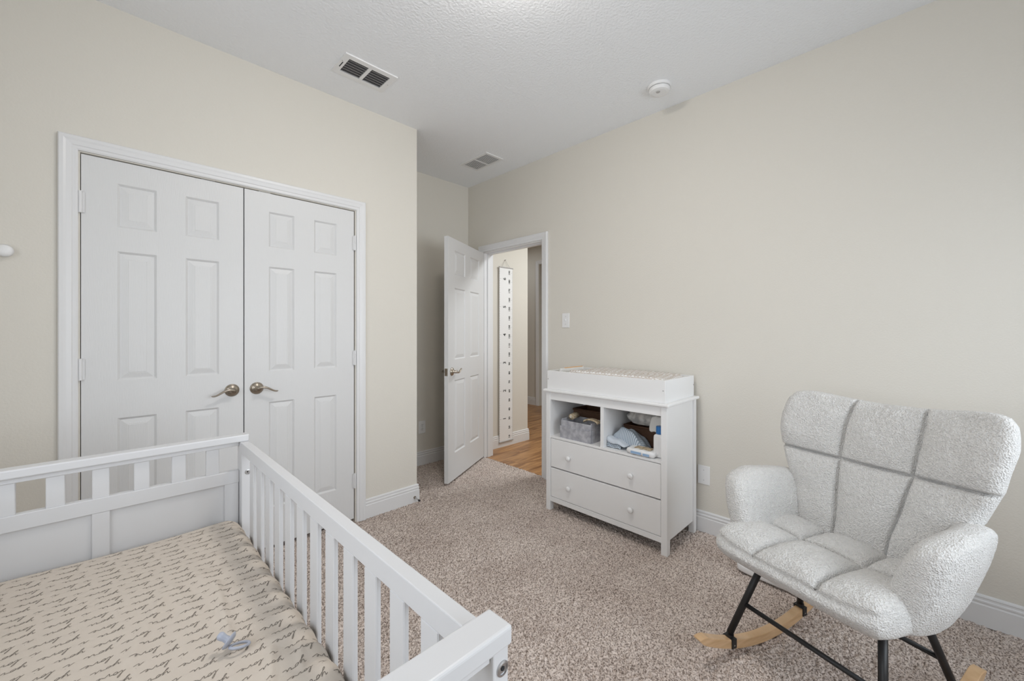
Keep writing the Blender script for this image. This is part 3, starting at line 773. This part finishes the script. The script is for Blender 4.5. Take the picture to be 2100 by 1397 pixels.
cd = thing('folded_leaflet', 'cream and orange folded card standing in the left end of the changing tray', 'card', (2.40, 1.772, .851))
m = MB(); m.box(-.155, .12, 0, .010, 0, .142); m.build('page', M['whitecloth'], cd, .001, 1)
m = MB(); m.box(-.10, .11, -.001, .011, .142, .146); m.build('edge_band', M['orange'], cd)

# things in the cubbies
SZ = .525
bk = thing('wicker_basket', 'dark brown basket in the left cubby behind the grey felt caddy', 'basket', (2.49, 1.61, SZ))
def basket(t, hx, hy, hz):
    m = MB(); T = .008
    m.box(-hx, hx, -hy, -hy+T, 0, hz).box(-hx, hx, hy-T, hy, 0, hz).box(-hx, -hx+T, -hy+T, hy-T, 0, hz).box(hx-T, hx, -hy+T, hy-T, 0, hz).box(-hx+T, hx-T, -hy+T, hy-T, 0, T)
    m.build('body', M['wicker'], t)
    m = MB(); r = .007
    m.tube([(-hx, -hy, hz), (hx, -hy, hz), (hx, hy, hz), (-hx, hy, hz)], r, 8, closed=True); m.build('rim', M['wicker'], t, smooth=True)
basket(bk, .085, .17, .165)
bk2 = thing('wicker_basket', 'dark brown basket in the right cubby under the grey plastic bag', 'basket', (2.492, 1.205, SZ))
basket(bk2, .085, .165, .115)
fc = thing('felt_caddy', 'grey felt storage caddy with a front pocket in the left cubby', 'caddy', (2.212, 1.500, SZ))
cl, cw, chh = .150, .242, .128
m = MB(); T = .006
m.box(0, T, 0, cw, 0, chh-.008).box(cl-T, cl, 0, cw, 0, chh).box(T, cl-T, 0, T, 0, chh).box(T, cl-T, cw-T, cw, 0, chh).box(T, cl-T, T, cw-T, 0, T)
m.build('body', M['felt'], fc, .002, 1)
m = MB(); vs_ = []
for i in range(13):
    yy = -.003+(cw+.006)*i/12; zt = .082 - .010*math.sin(i/12*math.pi)
    vs_ += [(-.007, yy, 0), (-.007, yy, zt), (-.001, yy, zt), (-.001, yy, 0)]
fs_ = [(4*i+k, 4*i+4+k, 4*i+4+(k+1)%4, 4*i+(k+1)%4) for i in range(12) for k in range(4)] + [(0,1,2,3), (51,50,49,48)]
m.faces(vs_, fs_); m.build('front_pocket', M['felt'], fc)
m = MB(); m.box(T, cl, -.006, -.001, 0, .085); m.build('side_pocket', M['felt'], fc)
rl = thing('rolled_cloth', 'small rolled cream patterned cloth at the left of the felt caddy', 'cloth', (2.29, 1.690, SZ+.130))
m = MB(); m.tube([(-.035, -.002, .010), (0, 0, .014), (.04, .003, .014)], [.020, .021, .019], 18); m.build('cloth', M['cream'], rl, smooth=True)
m = MB(); m.tube([(-.036 , .010*math.cos(a)*(a/9), .011+.012*math.sin(a)*(a/9)) for a in [i*.6 for i in range(16)]], .0016, 6); m.build('spiral_edge', M['whitecloth'], rl)
for k in range(4):
    bd_ = tag(MB().tube([(2.255+.012*k + .0*i, 1.53+.055*math.cos(i/9*math.pi), SZ+.124+.020*math.sin(i/9*math.pi)) for i in range(10)], .0055, 8).build('bangle', M['cream'], smooth=True),
        ['frontmost pale ring', 'second pale ring', 'third pale ring', 'rearmost pale ring'][k] + ' leaning at the right of the felt caddy', 'ring', 'pale rings in the felt caddy')
# blanket: draped folded knit
bl = thing('folded_blanket', 'blue grey striped knit blanket folded in the right cubby', 'blanket', (2.312, 1.293, SZ))
def bl_top(a, b, c):
    y = -.010 - b*.112; v = (c+1)/2
    zt = np.interp(b, [-1, -.75, -.45, -.1, .25, .6, .85, 1], [.052, .085, .108, .112, .096, .068, .040, .018])
    fold = .004*np.sin(b*9+a*2) + .003*np.sin(a*6+b*4)
    return a*.062*(1-.15*c)+.030, y, np.maximum(.001, v*(zt+fold)*(1-.12*a))
superbox((24, 44, 14), (5, 7, 3), bl_top, 'upper_fold', M['blanket'], bl)
def bl_front(a, b, c):
    y = .035 - b*.070; v = (c+1)/2
    return -.056 + a*.030*(1-.2*c), y, .030 + v*(.026-.012*b) + .004*np.sin(b*6) - .010*np.clip(b, 0, 1)
superbox((16, 26, 8), (4, 5, 2.5), bl_front, 'lower_fold', M['blanket_inner'], bl)
m = MB()
for k, zz in enumerate((.008, .018, .028)): m.tube([(-.078+.004*k, .100-.012*i, zz+.002*math.sin(i*1.3+k)) for i in range(9)], .0052, 8)
m.build('rolled_edge', M['blanket'], bl, smooth=True)
wp = thing('wipes_packet', 'white and pale blue packet of wipes at the front of the right cubby', 'packet', (2.240, 1.152, SZ))
superbox((20, 28, 8), (6, 6, 2.5), lambda a, b, c: (a*.048*(1-.1*b*b), b*.092, .019+.018*c*(1-.15*np.abs(b)**3) + .0015*np.sin(b*13+a*4)), 'pouch', M['plastic'], wp, loc=None)
m = MB(); m.box(-.0515, -.0500, -.012, .052, .010, .024); m.build('front_print', M['lightblue'], wp)
m = MB(); m.box(-.0510, -.0495, -.062, -.024, .009, .022); m.build('front_print', M['lightblue'], wp)
m = MB(); m.box(-.025, .030, -.055, .045, .0372, .0395); m.build('lid_flap', M['cream'], wp, .0008, 1)
bt = thing('lotion_bottle', 'white bottle with a blue cap at the right of the right cubby', 'bottle', (2.262, 1.058, SZ))
superbox((14, 14, 16), (4, 4, 7), lambda a, b, c: (a*.030, b*.0285, .068+.068*c), 'body', M['plastic'], bt)
MB().lathe([(.018, .134), (.022, .138), (.022, .176), (.019, .180), (.004, .181)], (0,0,0), 'z', 24).build('cap', M['blue'], bt, smooth=False)
bg = thing('plastic_bag', 'crumpled grey and white plastic bag on the right basket', 'bag', (2.482, 1.21, SZ+.124))
def bag_fn(a, b, c):
    x, y, z = a*.085, b*.145, .055+.052*c
    n = nz3(x, y, z, 22, 3.1)
    return x*(1+.25*n), y*(1+.12*n), np.maximum(.001, z + .016*n*(c > -.6) - .02*np.clip(-b, 0, 1)*(c > 0))
superbox((26, 36, 14), (5, 5, 3), bag_fn, 'body', M['bag'], bg)
m = MB(); m.tube([(-.075+.01*math.sin(i*.8), .105-.004*i, .055+.035*math.sin(i/10*math.pi)) for i in range(11)], .0022, 6); m.build('drawstring', M['whitecloth'], bg, smooth=True)
sp = thing('white_pouch', 'soft white pouch leaning on the plastic bag above the blue cap', 'pouch', (2.338, 1.105, SZ+.124))
superbox((16, 18, 12), (5, 5, 4), lambda a, b, c: (a*.022+.012*c, b*.045*(1-.12*c), .048+.047*c + .003*np.sin(b*7)), 'body', M['whitecloth'], sp)

# ---------------------------------------------------------------- rocking chair
RA = R_(158.8); Fv = Vector((math.cos(RA), math.sin(RA), 0)); Pv = Vector((-Fv.y, Fv.x, 0))
rk = thing('rocking_chair', 'white boucle rocking armchair on wooden runners by the right wall', 'armchair', (1.817, .218, 0), math.atan2(Pv.y, Pv.x))
# local: x = s (towards the camera's right), y = -f (backwards), z up
def gauss(d, w_): return np.exp(-(d/w_)**2)
def quilt(a, lines, wd): 
    g = np.zeros_like(a)
    for l in lines: g = np.maximum(g, gauss(a-l, wd))
    return g
def cell(a, lines):
    """0 at cell borders, 1 in the middle"""
    e = [-1.0] + list(lines) + [1.0]; out = np.zeros_like(a)
    for l, r in zip(e, e[1:]):
        k = (a >= l) & (a <= r); t = (a-l)/(r-l); out[k] = (1-np.abs(2*t[k]-1)**3.0)
    return out
def back_fn(a, b, c):
    v = (c+1)/2
    zb, zt = .395, 1.010
    hw = np.interp(v, [0, .25, .42, .6, .8, .92, 1.0], [.205, .240, .288, .325, .345, .345, .330])
    s = a*hw + .020*v
    ztop = zt - .042*(1-np.clip(np.abs(a), 0, 1)**2) + .0
    z = zb + v*(ztop-zb)
    f = np.interp(z, [.36, .48, .62, .76, .95, 1.0], [-.150, -.195, -.243, -.285, -.348, -.360])
    f = f + .070*np.abs(a)**2.2*np.clip((z-.60)/.22, 0, 1)
    thick = np.interp(v, [0, .3, .8, 1], [.085, .095, .085, .075])
    cols = (-.335 + .04*0, .335)
    hz = (z - (.742 + .012*np.abs(a)**2))
    front = np.clip(b*1.6, 0, 1)
    cr = np.maximum(quilt(a + (v-.75)*(-.05)*np.sign(a)*(-1), cols, .015), gauss(hz, .0060))
    puff = cell(np.clip(a, -1, 1), cols) * (1-np.abs(np.clip(np.where(hz > 0, hz/.215*2-1, (hz+.29)/.29*2-1), -1, 1))**3)
    depth = -.022*cr + .022*puff
    f = f + b*thick/2 + front*depth
    s = s + 0
    n = nz3(s, f, z, 13, 1.0)*.004 + nz3(s, f, z, 95, 5.0)*.0016
    return s, -(f+n), z + n*.5
superbox((170, 16, 140), (9, 4, 6), back_fn, 'backrest', M['boucle'], rk)
def seat_fn(a, b, c):
    # b: +1 = front
    hw = .272 + .008*b
    s = a*hw; f = .045 + b*.230
    cols = (-.36, .36)
    rows = (-.16,)
    up_ = np.clip(c*1.5, 0, 1)
    cr = np.maximum(quilt(a, cols, .020), quilt(b, rows, .026))
    cr = cr*(np.abs(b) < .97)
    puff = cell(np.clip(a, -1, 1), cols)*cell(np.clip(b, -1, 1), rows)
    zc = .433 + .012*b; th = .042
    z = zc + c*th + up_*(-.020*cr + .026*puff + .012*np.abs(a)**3)
    z = z - (c < 0)*(.030*(1-np.clip(b, -1, 1))/2 + .006)*(-c)
    # bulge rounds the front edge under the seam
    n = nz3(s, f, z, 13, 2.0)*.004 + nz3(s, f, z, 95, 6.0)*.0016
    f = f + np.clip((b-.5)*2, 0, 1)*(.022*(1-np.abs(c)) - .012*gauss(c-.42, .10))
    return s, -(f + n), z + n
superbox((140, 120, 20), (7, 5, 3.2), seat_fn, 'seat', M['boucle'], rk)
def arm(sg):
    def fn(a, b, c):
        # a across thickness, b front(+), c up
        v = (c+1)/2
        f = -.092 + b*(.245 - .015*v) + .012*(1-v)
        s = np.interp(f, [-.35, -.24, -.10, .02, .16], [.225, .262, .285, .295, .284]) + .085*(v-.72)
        top = np.interp(f, [-.33, -.2, 0, .16], [.625, .658, .678, .668])
        z = .345 + v*(top-.345) + .030*(1-v)*np.clip(b, 0, 1)
        th = .046 + .010*np.sin(v*math.pi)
        s = s + a*th
        n = nz3(s, f, z, 11, 3.0+sg)*.006 + nz3(s, f, z, 95, 7.0)*.0016
        return sg*(s+n), -(f+n*.6), z + n*.6
    superbox((26, 72, 60), (3.2, 4.6, 5.5), fn, 'armrest', M['boucle'], rk)
arm(1); arm(-1)
# outer shell under the seat joining arms and back
superbox((40, 44, 14), (5, 5, 3), lambda a, b, c: (a*.262, -(-.015 + b*.205), .398 + c*.022 + .012*np.abs(a)**3), 'seat_shell', M['boucle'], rk)
# legs, rails, runners
def L(s, f, z): return (s, -f, z)
legs = {}
for sg in (-1, 1):
    foot_f, top_f = L(sg*.240, .210, .085), L(sg*.178, .075, .40)
    foot_b, top_b = L(sg*.240, -.222, .085), L(sg*.178, -.120, .38)
    for a, b in ((foot_f, top_f), (foot_b, top_b)):
        MB().tube([a, b], .012, 14).build('leg', M['black'], rk, smooth=True)
def lerp(a, b, t): return tuple(a[i]+(b[i]-a[i])*t for i in range(3))
ff = [lerp(L(sg*.240, .210, .085), L(sg*.178, .075, .40), .36) for sg in (-1, 1)]
fb = [lerp(L(sg*.240, -.222, .085), L(sg*.178, -.120, .38), .36) for sg in (-1, 1)]
MB().tube(ff, .0082, 10).build('crossbar', M['black'], rk, smooth=True)
MB().tube(fb, .0082, 10).build('crossbar', M['black'], rk, smooth=True)
for q in (-1, 1):
    i = 0 if q < 0 else 1
    pass
MB().box(-.185, .185, -.09, .13, .386, .394).build('seat_frame', M['black'], rk)
for sg in (-1, 1):
    vs, fs = [], []; n = 40
    for i in range(n+1):
        f = -.385 + .77*i/n
        zb = .003 + .66*f*f; e = min(i, n-i)/n
        hh = .034*min(1, .45 + e*14)
        tap = .0 if e > .03 else (.03-e)*.35
        for ds, dz in ((-.0165, tap), (.0165, tap), (.0165, hh), (-.0165, hh)): vs.append((sg*.240+ds, -f, zb+dz))
    for i in range(n):
        for k in range(4): fs.append((4*i+k, 4*i+(k+1)%4, 4*i+4+(k+1)%4, 4*i+4+k))
    fs += [(3,2,1,0), tuple(4*n+k for k in range(4))]
    r_ = MB().faces(vs, fs).build('runner', M['runner'], rk, .003, 2)
    for f in (.210, -.222):
        zb = .003+.66*f*f
        m = MB(); m.box(sg*.240-.0205, sg*.240+.0205, -f-.012, -f+.012, zb+.034, zb+.039)
        for e in (-1, 1): m.box(sg*.240+e*.0185-.0018, sg*.240+e*.0185+.0018, -f-.012, -f+.012, zb+.004, zb+.0385)
        m.lathe([(.014, 0), (.014, .010)], (sg*.240, -f, zb+.0385), 'z', 14)
        br = m.build('bracket', M['black'], rk)
        for e in (-1, 1): MB().lathe([(.003, 0), (.003, .0012)], (sg*.240+e*.0203, -f, zb+.016), 'x' if e > 0 else '-x', 10).build('screw', M['steel'], br)

# low white box on the floor behind the chair
wb = thing('white_floor_tray', 'low white plastic tray with rounded corners on the carpet behind the rocking chair', 'tray', (2.435, .425, 0.003))
wb.rotation_euler = (0, 0, R_(-5))
superbox((24, 30, 6), (9, 9, 5), lambda a, b, c: (a*.145, b*.245, .026+.022*c), 'body', M['plastic'], wb)
superbox((20, 24, 4), (9, 9, 5), lambda a, b, c: (a*.125, b*.225, .004+.004*c), 'base', M['black'], wb)  # black slab imitating the shadow under the tray
